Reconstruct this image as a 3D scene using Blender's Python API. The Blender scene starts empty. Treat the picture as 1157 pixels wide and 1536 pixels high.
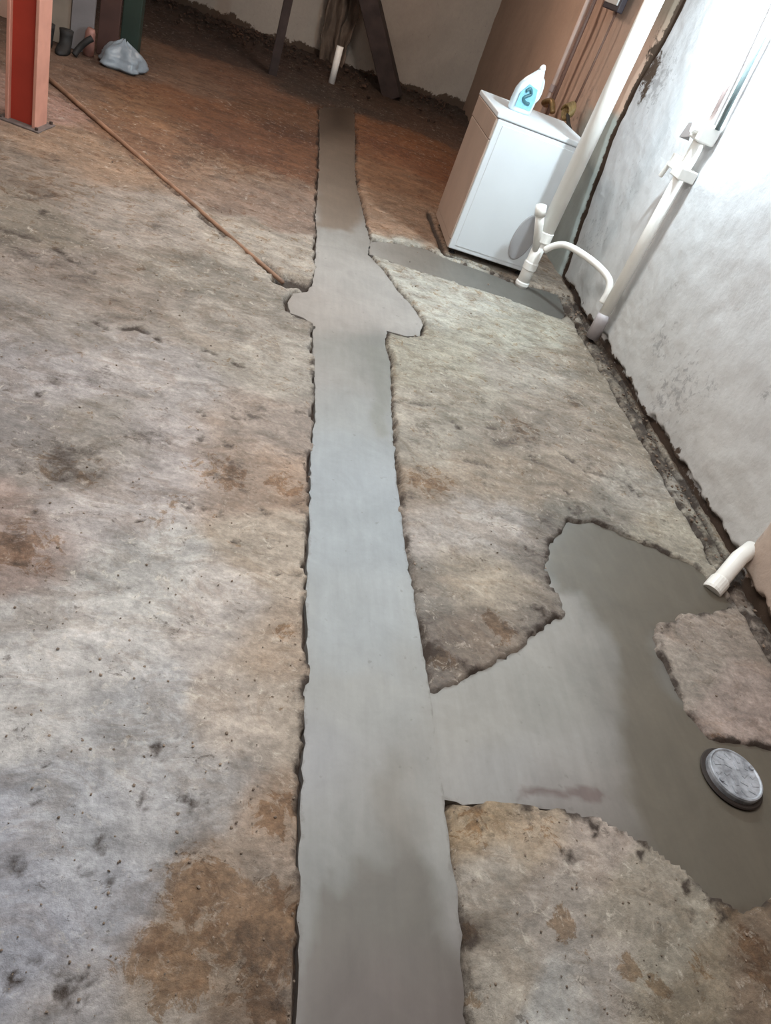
import bpy, bmesh, math, random
import numpy as np
from mathutils import Vector, Matrix
from mathutils.geometry import delaunay_2d_cdt
random.seed(4)
RNG = np.random.default_rng(7)
SC = bpy.context.scene
COL = SC.collection

# ------------------------------------------------------------------ camera
CAMR = np.array([[0.94451613, -0.0649358, 0.32198232],
                 [0.20847555, -0.63899591, -0.74042027],
                 [0.25382517, 0.76646433, -0.59000442]])
FPX, CX, CY, EYE = 1114.96, 578.5, 768.0, 1.5
cam = bpy.data.cameras.new('camera')
cam.sensor_fit = 'VERTICAL'; cam.sensor_height = 36.0
cam.lens = FPX / 1536 * 36.0
cam.clip_start = .02; cam.clip_end = 60
cob = bpy.data.objects.new('camera', cam); COL.objects.link(cob)
m3 = Matrix([list(CAMR[0]), list(-CAMR[1]), list(-CAMR[2])]).transposed()
cob.matrix_world = Matrix.Translation((0, 0, EYE)) @ m3.to_4x4()
SC.camera = cob

# ------------------------------------------------------------------ world, lamps, exposure
w = bpy.data.worlds.new('world'); SC.world = w; w.use_nodes = True
w.node_tree.nodes['Background'].inputs[0].default_value = (.8, .85, .92, 1)
w.node_tree.nodes['Background'].inputs[1].default_value = .25
SC.view_settings.view_transform = 'Standard'; SC.view_settings.look = 'None'
SC.view_settings.gamma = 1; SC.view_settings.use_curve_mapping = False
SC.view_settings.exposure = 0.0
def light(name, typ, loc, power, color, size=.1, size_y=None, rot=(0, 0, 0)):
    l = bpy.data.lights.new(name, typ); l.energy = power; l.color = color
    if typ == 'AREA':
        l.shape = 'RECTANGLE'; l.size = size; l.size_y = size_y or size
    else: l.shadow_soft_size = size
    o = bpy.data.objects.new(name, l); o.location = loc; o.rotation_euler = rot
    COL.objects.link(o); return o
light('area_light', 'AREA', (.2, 1.6, 2.33), 62, (1, .985, .965), 1.6, 1.6)
light('area_light', 'AREA', (-.9, 4.6, 2.33), 56, (1, .93, .86), 1.2, 1.2)
light('wall_lamp', 'POINT', (1.86, 4.03, 1.96), 118, (.76, .92, 1), .06)
light('back_fill', 'POINT', (.5, 7.7, 2.2), 52, (1, .84, .72), .15)  # unseen fill light added to brighten the far end

# ------------------------------------------------------------------ helpers
def at(px, py, z=0.0):
    d = np.array([(px - CX) / FPX, (py - CY) / FPX, 1.0]) @ CAMR
    s = (z - EYE) / d[2]
    return float(d[0] * s), float(d[1] * s)
def srgb(r, g, b):
    f = lambda v: (v / 255 / 12.92) if v / 255 <= .04045 else ((v / 255 + .055) / 1.055) ** 2.4
    return (f(r), f(g), f(b))
def hsh(ix, iy, s):
    v = np.sin(ix * 127.1 + iy * 311.7 + s * 74.7) * 43758.5453
    return v - np.floor(v)
def vnoise(x, y, s=0):
    ix, iy = np.floor(x), np.floor(y); fx, fy = x - ix, y - iy
    fx = fx * fx * (3 - 2 * fx); fy = fy * fy * (3 - 2 * fy)
    a, b = hsh(ix, iy, s), hsh(ix + 1, iy, s); c, d = hsh(ix, iy + 1, s), hsh(ix + 1, iy + 1, s)
    return (a + (b - a) * fx) * (1 - fy) + (c + (d - c) * fx) * fy
def fbm(x, y, s=0, o=4):
    t, a, n = 0, .5, 0
    for k in range(o):
        t = t + a * vnoise(x * 2 ** k + 17 * k, y * 2 ** k - 9 * k, s + k); n += a; a *= .55
    return t / n
def seg_dist(P, pts, closed=False):
    d = np.full(len(P), 1e9)
    n = len(pts)
    for i in range(n if closed else n - 1):
        a = np.array(pts[i]); b = np.array(pts[(i + 1) % n]); ab = b - a
        t = np.clip(((P - a) @ ab) / (ab @ ab + 1e-12), 0, 1)
        q = P - a - t[:, None] * ab
        d = np.minimum(d, np.hypot(q[:, 0], q[:, 1]))
    return d
def inside(P, pts):
    c = np.zeros(len(P), bool); n = len(pts)
    for i in range(n):
        x1, y1 = pts[i]; x2, y2 = pts[(i + 1) % n]
        if y1 == y2: continue
        k = ((y1 > P[:, 1]) != (y2 > P[:, 1])) & (P[:, 0] < (x2 - x1) * (P[:, 1] - y1) / (y2 - y1) + x1)
        c ^= k
    return c
def sdist(P, pts):
    d = seg_dist(P, pts, True)
    return np.where(inside(P, pts), -d, d)

def tag(o, label=None, cat=None, group=None, kind=None):
    if label: o['label'] = label
    if cat: o['category'] = cat
    if group: o['group'] = group
    if kind: o['kind'] = kind
    return o
def thing(name, label, cat, loc=(0, 0, 0), rot=(0, 0, 0), group=None):
    o = bpy.data.objects.new(name, None); COL.objects.link(o)
    o.location = loc; o.rotation_euler = rot; o.empty_display_size = .05
    return tag(o, label, cat, group)
def obj(name, bm, mat, parent=None, smooth=False, loc=None, bevel=0):
    me = bpy.data.meshes.new(name)
    bmesh.ops.recalc_face_normals(bm, faces=bm.faces)
    bm.to_mesh(me); bm.free()
    if smooth:
        for p in me.polygons: p.use_smooth = True
    me.materials.append(mat)
    o = bpy.data.objects.new(name, me); COL.objects.link(o)
    if parent: o.parent = parent
    if loc: o.location = loc
    if bevel:
        b = o.modifiers.new('bevel', 'BEVEL'); b.width = bevel; b.segments = 3; b.limit_method = 'ANGLE'
    return o
def npmesh(name, V, F, mat, parent=None, smooth=True, cols=None, attrs=None):
    me = bpy.data.meshes.new(name)
    V = np.asarray(V, np.float32); F = np.asarray(F, np.int32)
    me.vertices.add(len(V)); me.vertices.foreach_set('co', V.ravel())
    k = F.shape[1]
    me.loops.add(F.size); me.loops.foreach_set('vertex_index', F.ravel())
    me.polygons.add(len(F)); me.polygons.foreach_set('loop_start', np.arange(0, F.size, k, dtype=np.int32))
    me.polygons.foreach_set('use_smooth', np.full(len(F), smooth))
    me.update(calc_edges=True)
    if cols is not None:
        a = me.color_attributes.new('base', 'FLOAT_COLOR', 'POINT')
        a.data.foreach_set('color', np.c_[cols, np.ones(len(V))].astype(np.float32).ravel())
    for n, v in (attrs or {}).items():
        a = me.attributes.new(n, 'FLOAT', 'POINT'); a.data.foreach_set('value', v.astype(np.float32))
    me.materials.append(mat)
    o = bpy.data.objects.new(name, me); COL.objects.link(o)
    if parent: o.parent = parent
    return o
def box(bm, x0, x1, y0, y1, z0, z1, M=None):
    vs = [bm.verts.new((x, y, z)) for x in (x0, x1) for y in (y0, y1) for z in (z0, z1)]
    for q in ((0, 1, 3, 2), (4, 6, 7, 5), (0, 4, 5, 1), (2, 3, 7, 6), (0, 2, 6, 4), (1, 5, 7, 3)):
        bm.faces.new([vs[i] for i in q])
    if M: bmesh.ops.transform(bm, matrix=M, verts=vs)
    return vs
def spline(pts, n=8):
    P = [Vector(p) for p in pts]; P = [2 * P[0] - P[1]] + P + [2 * P[-1] - P[-2]]; out = []
    for i in range(1, len(P) - 2):
        a, b, c, d = P[i - 1:i + 3]
        for k in range(n):
            t = k / n
            out.append(.5 * ((2 * b) + (c - a) * t + (2 * a - 5 * b + 4 * c - d) * t * t + (3 * b - a - 3 * c + d) * t ** 3))
    return out + [P[-2]]
def tube(bm, pts, r, seg=14, cap=True, wob=0):
    pts = [Vector(p) for p in pts]; rings = []; up = None
    for i, p in enumerate(pts):
        t = (pts[min(i + 1, len(pts) - 1)] - pts[max(i - 1, 0)]).normalized()
        if up is None:
            up = Vector((0, 0, 1)) if abs(t.z) < .9 else Vector((1, 0, 0))
        u = (up - t * up.dot(t)).normalized(); v = t.cross(u); up = u
        rr = r[i] if isinstance(r, (list, tuple)) else r
        rings.append([bm.verts.new(p + (u * math.cos(a) + v * math.sin(a)) * rr * (1 + wob * random.uniform(-1, 1)))
                      for a in (2 * math.pi * k / seg for k in range(seg))])
    for A, B in zip(rings, rings[1:]):
        for k in range(seg): bm.faces.new((A[k], A[(k + 1) % seg], B[(k + 1) % seg], B[k]))
    if cap:
        bm.faces.new(rings[0][::-1]); bm.faces.new(rings[-1])
def rings_mesh(bm, rings):
    R = [[bm.verts.new(p) for p in r] for r in rings]; n = len(R[0])
    for A, B in zip(R, R[1:]):
        for k in range(n): bm.faces.new((A[k], A[(k + 1) % n], B[(k + 1) % n], B[k]))
    bm.faces.new(R[0][::-1]); bm.faces.new(R[-1])

# ------------------------------------------------------------------ materials
def nmat(name, color=(.5, .5, .5), rough=.6, metal=0, bump=0, bscale=40, var=0, vscale=8, bdist=.004):
    m = bpy.data.materials.new(name); m.use_nodes = True
    nt = m.node_tree; b = nt.nodes['Principled BSDF']
    b.inputs['Roughness'].default_value = rough; b.inputs['Metallic'].default_value = metal
    tc = nt.nodes.new('ShaderNodeTexCoord')
    n1 = nt.nodes.new('ShaderNodeTexNoise'); n1.inputs['Scale'].default_value = vscale; n1.inputs['Detail'].default_value = 5
    nt.links.new(tc.outputs['Object'], n1.inputs['Vector'])
    r = nt.nodes.new('ShaderNodeValToRGB')
    r.color_ramp.elements[0].position = .35; r.color_ramp.elements[1].position = .68
    r.color_ramp.elements[0].color = tuple(c * (1 - var) for c in color) + (1,)
    r.color_ramp.elements[1].color = tuple(min(1, c * (1 + var * .5)) for c in color) + (1,)
    nt.links.new(n1.outputs['Fac'], r.inputs['Fac']); nt.links.new(r.outputs['Color'], b.inputs['Base Color'])
    if bump:
        n2 = nt.nodes.new('ShaderNodeTexNoise'); n2.inputs['Scale'].default_value = bscale; n2.inputs['Detail'].default_value = 6
        nt.links.new(tc.outputs['Object'], n2.inputs['Vector'])
        bp = nt.nodes.new('ShaderNodeBump'); bp.inputs['Strength'].default_value = bump; bp.inputs['Distance'].default_value = bdist
        nt.links.new(n2.outputs['Fac'], bp.inputs['Height']); nt.links.new(bp.outputs['Normal'], b.inputs['Normal'])
    return m

def attr_mat(name, kind):
    """surface coloured by the point colour 'base', broken up by procedural noise"""
    m = bpy.data.materials.new(name); m.use_nodes = True
    nt = m.node_tree; L = nt.links.new; N = nt.nodes.new
    b = nt.nodes['Principled BSDF']
    at_ = N('ShaderNodeAttribute'); at_.attribute_name = 'base'
    tc = N('ShaderNodeTexCoord')
    def noise(sc, det=4, rough=.55, dist=0):
        n = N('ShaderNodeTexNoise'); n.inputs['Scale'].default_value = sc; n.inputs['Detail'].default_value = det
        n.inputs['Roughness'].default_value = rough; n.inputs['Distortion'].default_value = dist
        L(tc.outputs['Object'], n.inputs['Vector']); return n.outputs['Fac']
    def ramp(f, p0, p1, a=0., c=1.):
        r = N('ShaderNodeMapRange'); r.inputs['From Min'].default_value = p0; r.inputs['From Max'].default_value = p1
        r.inputs['To Min'].default_value = a; r.inputs['To Max'].default_value = c; L(f, r.inputs['Value']); return r.outputs[0]
    def math_(op, a, c):
        n = N('ShaderNodeMath'); n.operation = op
        for i, v in enumerate((a, c)):
            if isinstance(v, (int, float)): n.inputs[i].default_value = v
            else: L(v, n.inputs[i])
        return n.outputs[0]
    def mul(col, fac):
        n = N('ShaderNodeMix'); n.data_type = 'RGBA'; n.blend_type = 'MULTIPLY'; n.inputs[0].default_value = 1
        L(col, n.inputs[6]); c = N('ShaderNodeCombineColor')
        for i in range(3): L(fac, c.inputs[i])
        L(c.outputs[0], n.inputs[7]); return n.outputs[2]
    def mix(col, fac, rgb):
        n = N('ShaderNodeMix'); n.data_type = 'RGBA'; L(fac, n.inputs[0]); L(col, n.inputs[6])
        if isinstance(rgb, tuple): n.inputs[7].default_value = rgb + (1,)
        else: L(rgb, n.inputs[7])
        return n.outputs[2]
    def attr(n_):
        a = N('ShaderNodeAttribute'); a.attribute_name = n_; return a.outputs['Fac']
    col = at_.outputs['Color']
    if kind == 'floor':
        mp = N('ShaderNodeMapping'); mp.inputs['Scale'].default_value = (.6, 1, 1); L(tc.outputs['Object'], mp.inputs['Vector'])
        def snoise(sc, det, rough, dist=0):
            n = N('ShaderNodeTexNoise'); n.inputs['Scale'].default_value = sc; n.inputs['Detail'].default_value = det
            n.inputs['Roughness'].default_value = rough; n.inputs['Distortion'].default_value = dist
            L(mp.outputs[0], n.inputs['Vector']); return n.outputs['Fac']
        col = mul(col, ramp(snoise(5.5, 9, .70, .6), .32, .68, .62, 1.27))
        col = mul(col, ramp(snoise(20, 8, .75, .4), .3, .7, .66, 1.3))
        col = mul(col, ramp(noise(62, 4, .65), .3, .7, .80, 1.17))
        def tinted(c_, t_):
            tint = N('ShaderNodeMix'); tint.data_type = 'RGBA'; tint.blend_type = 'MULTIPLY'; tint.inputs[0].default_value = 1
            L(c_, tint.inputs[6]); tint.inputs[7].default_value = t_ + (1,); return tint.outputs[2]
        # thin dirt film in drifts
        df = math_('MULTIPLY', ramp(snoise(7.5, 10, .75, 1.2), .50, .57), math_('ADD', math_('MULTIPLY', attr('brown'), .5), .38))
        col = mix(col, df, tinted(col, (.62, .53, .45)))
        # brown crust with ragged edges
        br = math_('ADD', attr('brown'), ramp(noise(16, 8, .78, .7), .25, .75, -.75, .75))
        bm_ = ramp(br, .42, .52)
        bc = mul(col, ramp(noise(75, 5, .75), .3, .7, .62, 1.2))
        col = mix(col, math_('MULTIPLY', bm_, .9), tinted(bc, (.74, .58, .43)))
        # pale scale left on the surface
        pl = math_('MULTIPLY', ramp(noise(24, 8, .78, .8), .56, .66), math_('ADD', attr('pale'), .15))
        col = mix(col, math_('MULTIPLY', pl, .5), srgb(206, 197, 184))
        # dark pits and crumbs
        pit = math_('ADD', attr('pit'), math_('ADD', ramp(snoise(38, 6, .78, .6), .5, .72, -.3, .55), ramp(noise(6, 3, .6), .4, .62, -.20, .22)))
        pit2 = ramp(pit, .30, .52)
        col = mix(col, math_('MULTIPLY', pit2, .6), srgb(74, 60, 50))
        dk = ramp(math_('ADD', attr('dark'), ramp(noise(55, 6, .75), .3, .7, -.22, .22)), .10, .62, 0, .95)
        col = mix(col, dk, srgb(50, 38, 30))
        b.inputs['Roughness'].default_value = .82
        h = math_('ADD', noise(38, 6, .7), math_('MULTIPLY', noise(130, 4, .7), .5))
        h = math_('SUBTRACT', h, math_('MULTIPLY', pit2, .5))
        bs, bd = .55, .008
    elif kind == 'infill':
        mp = N('ShaderNodeMapping'); mp.inputs['Scale'].default_value = (1, .12, 1); L(tc.outputs['Object'], mp.inputs['Vector'])
        st = N('ShaderNodeTexNoise'); st.inputs['Scale'].default_value = 45; st.inputs['Detail'].default_value = 3; L(mp.outputs[0], st.inputs['Vector'])
        col = mul(col, ramp(st.outputs['Fac'], .3, .7, .95, 1.04))
        col = mul(col, ramp(noise(5, 8, .65, .6), .3, .7, .88, 1.10))
        col = mul(col, ramp(noise(60, 3, .6), .3, .7, .975, 1.025))
        pit = ramp(noise(35, 2, .5), .70, .76); col = mix(col, math_('MULTIPLY', pit, .3), srgb(90, 84, 78))
        ed = math_('ADD', attr('edge'), ramp(noise(25, 5, .7), .3, .7, -.45, .45))
        col = mix(col, math_('MULTIPLY', ramp(ed, .75, 1.1), .4), srgb(96, 88, 84))
        L(ramp(attr('wet'), 0, 1, .7, .50), b.inputs['Roughness'])
        h = math_('ADD', noise(30, 3, .5), math_('MULTIPLY', st.outputs['Fac'], .8)); bs, bd = .12, .003
    else:  # wall
        col = mul(col, ramp(noise(3, 5, .6), .3, .7, .93, 1.04))
        col = mul(col, ramp(noise(30, 5, .65), .3, .7, .95, 1.03))
        dirt = math_('ADD', attr('dirt'), ramp(noise(22, 7, .75, .6), .3, .75, -.6, .55))
        col = mix(col, math_('MULTIPLY', ramp(dirt, .3, .55), .42), srgb(96, 92, 96))
        dk = math_('ADD', attr('dark'), ramp(noise(28, 6, .7, .5), .3, .7, -.35, .35))
        col = mix(col, ramp(dk, .4, .6), srgb(78, 62, 50))
        b.inputs['Roughness'].default_value = .8
        h = math_('ADD', noise(9, 4, .6), math_('MULTIPLY', noise(50, 5, .65), .35)); bs, bd = .35, .012
    bp = N('ShaderNodeBump'); bp.inputs['Strength'].default_value = bs; bp.inputs['Distance'].default_value = bd
    L(h, bp.inputs['Height']); L(bp.outputs['Normal'], b.inputs['Normal'])
    L(col, b.inputs['Base Color'])
    return m
M_floor = attr_mat('old_concrete', 'floor'); M_inf = attr_mat('fresh_concrete', 'infill'); M_wall = attr_mat('wall_render', 'wall')

# ------------------------------------------------------------------ outlines of the floor repairs (pixel pairs read on the floor plane)
P_main = [(479,160),(480,204),(479,250),(477,293),(474,322),(476,350),(474,388),(470,422),(462,436),(440,438),(432,452),(437,468),(455,474),(470,483),(470,510),(470,544),(473,580),(474,615),(470,650),(467,700),(466,750),(465,800),(462,850),(460,900),(463,950),(463,1000),(459,1050),(458,1100),(455,1150),(452,1200),(451,1250),(450,1300),(450,1350),(450,1400),(449,1470),(448,1540),(446,1700),
  (724,1700),(704,1540),(698,1470),(694,1400),(688,1333),(680,1290),(673,1246),(669,1200),(663,1150),(655,1090),(648,1040),(643,1010),(632,950),(622,890),(611,830),(602,760),(594,700),(590,640),(588,597),(587,545),(578,512),(582,494),(608,502),(631,501),(635,482),(620,458),(599,436),(574,402),(553,380),(556,360),(548,330),(541,300),(534,270),(533,240),(533,204),(532,160)]
P_branch = [(634,1028),(650,1028),(678,1024),(704,1010),(735,994),(766,979),(808,942),(842,918),(838,892),(822,875),(820,845),(826,812),(849,783),(885,780),(921,793),(973,813),(1010,832),(1048,846),(1068,866),(1090,890),(1102,906),(1076,917),(1030,922),(993,934),(986,958),(992,985),(1009,1010),(1022,1040),(1040,1071),(1066,1106),(1117,1113),(1157,1121),(1200,1130),(1260,1200),(1240,1330),(1180,1340),(1157,1349),(1120,1374),(1096,1360),(1057,1333),(1014,1296),(985,1276),(956,1260),(926,1240),(895,1226),(818,1208),(725,1202),(672,1200),(655,1196),(646,1150),(640,1090)]
P_cross = [(556,360),(580,361),(610,365),(642,372),(667,385),(720,403),(775,424),(812,432),(838,440),(850,470),(842,478),(800,462),(760,446),(720,433),(671,418),(630,405),(599,395),(575,386),(555,379)]
def world_poly(P, sub=.022, jit=.0022, seed=1):
    r = np.random.default_rng(seed); pts = [at(*p) for p in P]; out = []
    for i, a in enumerate(pts):
        b = pts[(i + 1) % len(pts)]; d = math.dist(a, b); n = max(1, int(d / sub))
        for k in range(n):
            t = k / n; out.append((a[0] + (b[0] - a[0]) * t + r.normal() * jit, a[1] + (b[1] - a[1]) * t + r.normal() * jit))
    return out
W_main, W_branch, W_cross = world_poly(P_main, seed=1), world_poly(P_branch, seed=2, jit=.004), world_poly(P_cross, seed=3)

# ---- surface colours (bare material colour at points of the floor)
OLD = """50,260,128,112,98 200,330,146,133,122 100,420,136,122,112 300,420,134,124,112 400,300,128,106,92 400,380,155,143,130 420,230,112,74,50 300,170,120,80,54 200,150,128,94,68 120,230,138,112,90 350,120,112,80,62 250,100,120,92,74 450,180,104,70,46 600,230,128,84,54 620,280,140,104,78 600,320,146,117,95 560,200,118,76,46 660,260,116,70,40 640,180,88,64,50 300,60,64,44,35 400,90,64,44,36 480,140,58,43,34 560,150,70,52,40 640,165,62,48,40 240,30,70,50,40 350,200,100,66,46 250,230,122,88,64 330,260,132,108,90 10,150,150,118,105 100,110,120,95,80 30,330,124,112,98 160,70,100,78,66
60,560,152,144,142 250,560,156,147,142 400,540,152,142,130 80,690,124,114,106 30,640,134,126,122 250,680,160,150,146 350,700,146,126,110 430,720,146,122,102 400,650,150,134,122 30,800,146,126,116 120,780,166,157,153 200,860,168,164,159 120,960,176,171,167 60,1050,172,168,165 330,920,165,156,149 430,830,162,147,130 420,960,158,138,118 380,1080,166,153,141 430,1080,152,137,120 200,1100,171,169,169 100,1250,158,158,162 250,1230,158,156,157 400,1220,148,124,102 330,1180,160,155,152 300,1330,148,126,104 250,1440,146,124,102 380,1430,136,116,96 350,1310,150,132,116 60,1400,156,157,167 120,1500,152,147,147 20,1300,152,153,162 220,1520,150,140,130 400,1510,134,115,98 170,1350,152,152,158 150,650,140,131,122 300,480,146,135,124 200,440,138,124,112 60,480,142,132,124
680,450,166,161,149 620,400,166,161,150 750,500,156,149,133 640,540,151,143,126 700,600,146,136,121 800,560,150,139,126 780,640,128,115,102 860,600,142,127,112 650,650,150,140,126 640,740,136,119,101 750,700,142,127,110 850,720,140,124,107 900,680,146,131,116 950,740,151,141,129 990,800,150,140,123 650,790,161,151,143 720,790,161,153,146 700,860,160,146,127 760,880,164,150,131 640,870,128,121,113 655,970,108,98,90 710,960,118,104,91 800,900,114,104,95 815,830,118,109,101 880,765,118,111,101 900,560,130,115,98 960,660,136,121,104
1050,960,146,131,119 1100,1040,152,134,124 1040,1000,146,134,122 1130,1080,152,132,122 1130,950,140,125,112
720,1230,150,128,98 800,1250,153,134,111 880,1260,156,141,129 720,1330,165,155,142 840,1350,156,145,134 950,1350,150,139,123 900,1450,156,146,136 1000,1420,150,140,123 1050,1480,138,123,101 1140,1440,118,98,78 850,1500,158,155,150 730,1450,160,150,136 702,1400,114,101,86 1157,1300,100,78,52"""
INF = """505,180,78,60,46 505,240,112,94,82 510,290,118,106,95 510,325,134,126,119 515,350,152,148,142 500,400,158,150,143 500,450,162,151,143 600,450,162,154,147 560,420,160,154,148 440,455,152,140,130 520,550,142,140,132 575,540,120,118,112 485,560,150,141,136 520,620,150,152,150 580,640,134,134,131 530,660,146,149,150 530,700,151,159,166 530,800,147,155,160 540,900,151,155,155 550,1050,151,151,147 480,1150,150,150,152 600,1180,145,142,136 540,1200,144,142,138 480,1270,150,150,147 560,1280,130,128,120 600,1240,136,133,126 645,1280,149,147,141 500,1330,120,119,111 500,1380,118,116,108 600,1360,115,112,104 455,1330,146,146,144 455,1450,140,140,138 685,1400,137,132,127 560,1480,118,109,104 620,1530,113,107,100 500,1530,118,104,104 690,1500,128,118,110
720,1080,150,146,138 850,1050,145,142,134 920,980,132,127,119 880,1120,150,146,141 760,1170,152,150,148 790,1182,150,147,142 830,1192,124,111,106 880,1197,126,116,110 930,1185,134,125,117 700,1190,152,148,143 860,940,150,145,137 930,920,112,106,97 960,880,97,92,81 900,830,98,96,86 1040,880,96,86,73 980,1000,110,104,94 940,1050,124,117,108 985,1050,108,102,92 950,1130,122,115,106 990,1150,108,100,89 1100,1250,95,88,75 1030,1220,100,92,80 1060,1300,92,84,70 1150,1290,80,62,44 1150,1150,98,84,67 850,800,102,98,90 870,1160,150,146,140 1000,1270,108,98,86 970,1210,116,108,98
600,375,128,116,104 680,405,116,110,100 740,425,110,106,97 800,445,100,96,88 840,465,88,82,74"""
def parse(s):
    a = np.array([[float(v) for v in t.split(',')] for t in s.split()])
    P = np.array([at(x, y) for x, y in a[:, :2]]); C = np.array([srgb(*r) for r in a[:, 2:]])
    return P, C
WARP = lambda P: np.c_[P[:, 0] / (P[:, 1] + .9), np.log(P[:, 1] + 1.1)]   # metric: patches grow with distance from the door end
def rbf(P, ctl, sig, wamp=.05, seed=0):
    Q, C = ctl; q = WARP(Q); p = WARP(np.c_[P[:, 0], np.maximum(P[:, 1], -.4)])
    s = 1.0
    p = p + wamp * (np.c_[fbm(P[:, 0] * 6, P[:, 1] * 6, seed), fbm(P[:, 0] * 6 + 50, P[:, 1] * 6, seed + 3)] - .5)
    W = np.zeros(len(P)); O = np.zeros((len(P), 3))
    for i in range(len(q)):
        d2 = ((p - q[i]) ** 2).sum(1)
        wt = np.exp(-d2 / (2 * sig * sig)) + 1e-7 / (d2 + 1e-3)
        W += wt; O += wt[:, None] * C[i]
    return O / W[:, None]
C_OLD, C_INF = parse(OLD), parse(INF)

# ------------------------------------------------------------------ floor
WX, FARX = 2.19, 2.13
xs = np.arange(-3.7, 2.215, .0125)
ys = list(np.arange(-2.6, .3, .06)) + list(np.arange(.3, 1.9, .0105))
while ys[-1] < 10.5: ys.append(ys[-1] + .0055 * ys[-1])
ys = np.array(ys)
# world polylines of cracks: (points, half width, depth, dark)
def wl(P): return [at(*p) for p in P]
CRACKS = [
 (wl([(90,142),(240,269),(330,345),(428,425)]), .020, .012, .55), (wl([(300,322),(360,370),(400,400),(428,424)]), .028, .010, .55),
 (wl([(395,388),(412,406),(425,421)]), .016, .03, .6), (wl([(424,420),(440,421),(455,425),(466,432)]), .060, .045, .9),
 (wl([(553,380),(575,402),(599,436),(620,459),(635,482),(631,502),(606,500),(582,494)]), .018, .025, .75),
 (wl([(643,318),(655,350),(667,380),(720,399),(775,420)]), .022, .03, .95),
 (wl([(0,345),(40,355),(85,372),(105,388),(140,408)]), .026, .010, .6),
 (wl([(135,480),(160,492),(207,492),(240,510),(268,524),(305,522),(330,536),(370,552)]), .017, .010, .8),
 (wl([(400,855),(430,862),(465,864)]), .005, .008, .5),
 (wl([(35,700),(50,708),(80,716),(110,717),(140,708),(148,692),(110,672)]), .026, .010, .5),
 (wl([(0,290),(40,300),(80,292)]), .03, .006, .4),
 (wl([(560,610),(600,600),(650,608),(690,603)]), .022, .006, .4),
 (wl([(735,640),(790,650),(830,668),(880,705),(945,722),(955,740)]), .024, .008, .5),
 (wl([(700,690),(760,705)]), .02, .006, .4),
 (wl([(865,640),(905,650),(950,720)]), .017, .006, .45),
 (wl([(745,665),(778,662)]), .03, .006, .5),
]
SPOTS = [(403,822,.014),(235,900,.008),(25,1300,.020),(70,1200,.012),(105,1495,.022),(32,1465,.024),(238,1132,.014),(190,878,.010),(50,590,.02),(85,240,.025),(60,318,.03),(285,762,.02),(330,770,.02),(210,785,.012),(360,628,.018),(25,848,.015),(48,765,.02),(956,740,.030),(964,1358,.006),(860,1290,.012),(1050,1378,.016),(135,1310,.010),(285,1205,.02),(222,1205,.016),(310,1010,.008),(150,1275,.010),(75,1165,.008),(270,1105,.01),(55,1225,.009),(160,1330,.008),(850,742,.018),(800,690,.02),(690,640,.03),(310,660,.02),(345,668,.02),(300,622,.018),(395,770,.012),(352,815,.012)]
DAMP = [(655,975,.035,.8),(690,990,.03,.8),(730,965,.03,.7),(775,945,.03,.75),(815,915,.03,.7),(812,870,.03,.55),(806,830,.03,.5),(825,790,.03,.6),(865,765,.035,.7),(910,768,.03,.55),(645,925,.022,.6),(636,880,.022,.5),(628,840,.02,.45),(618,800,.018,.4),(985,960,.02,.7),(1000,935,.03,.6),(1000,1005,.02,.7),(1030,1065,.02,.7),(1075,1112,.025,.6),(1130,1118,.025,.6),(690,1215,.03,.5),(740,1222,.03,.45),(810,1220,.02,.5),(900,1240,.015,.7),(960,1275,.015,.8),(1030,1320,.02,.8),(1080,1365,.02,.8),(700,1330,.012,.5),(715,1400,.018,.7),(712,1480,.02,.8),(735,720,.05,.35),(640,700,.05,.4),(615,740,.04,.45),(455,690,.03,.6),(450,760,.03,.5),(455,620,.03,.5),(450,1000,.02,.4),(440,1340,.02,.5),(430,1440,.03,.5),(425,1500,.03,.6),(400,1420,.05,.4),(345,700,.07,.45),(320,770,.04,.5),(230,660,.07,.45),(120,690,.10,.5),(100,570,.06,.4),(390,620,.05,.45),(30,810,.05,.4),(780,650,.09,.5),(860,600,.08,.4),(720,600,.06,.35),(680,560,.06,.35),(940,735,.05,.4),(880,690,.06,.4),(640,640,.06,.35),(300,250,.25,.4),(230,340,.10,.35),(150,560,.08,.3),(60,380,.15,.4),(120,420,.08,.4),(200,470,.08,.3),(860,1000,.0,.0)][:-1]
BROWNS = [(300,1340,.075,.9),(250,1450,.07,.9),(380,1400,.10,.9),(410,1220,.05,.8),(395,1500,.06,.6),(845,1385,.030,1.0),(945,1450,.028,.9),(985,1480,.026,.8),(880,1430,.02,.5),(720,1235,.06,.55),(830,1240,.06,.4),(705,1400,.02,.9),(710,1500,.018,.9),(660,985,.05,.7),(750,940,.06,.7),(330,710,.09,.6),(430,730,.07,.6),(25,820,.09,.7),(650,725,.09,.6),(430,950,.04,.5),(420,1060,.035,.35),(350,240,.35,.6),(580,220,.35,.6),(650,280,.15,.7),(440,200,.35,.6),(180,130,.35,.5),(780,640,.12,.45),(870,610,.10,.4),(1130,1430,.06,.7),(1050,1470,.05,.45),(100,700,.12,.35),(250,760,.1,.3),(60,280,.3,.4),(1000,1000,.03,.5),(1080,1110,.03,.45)]
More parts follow.
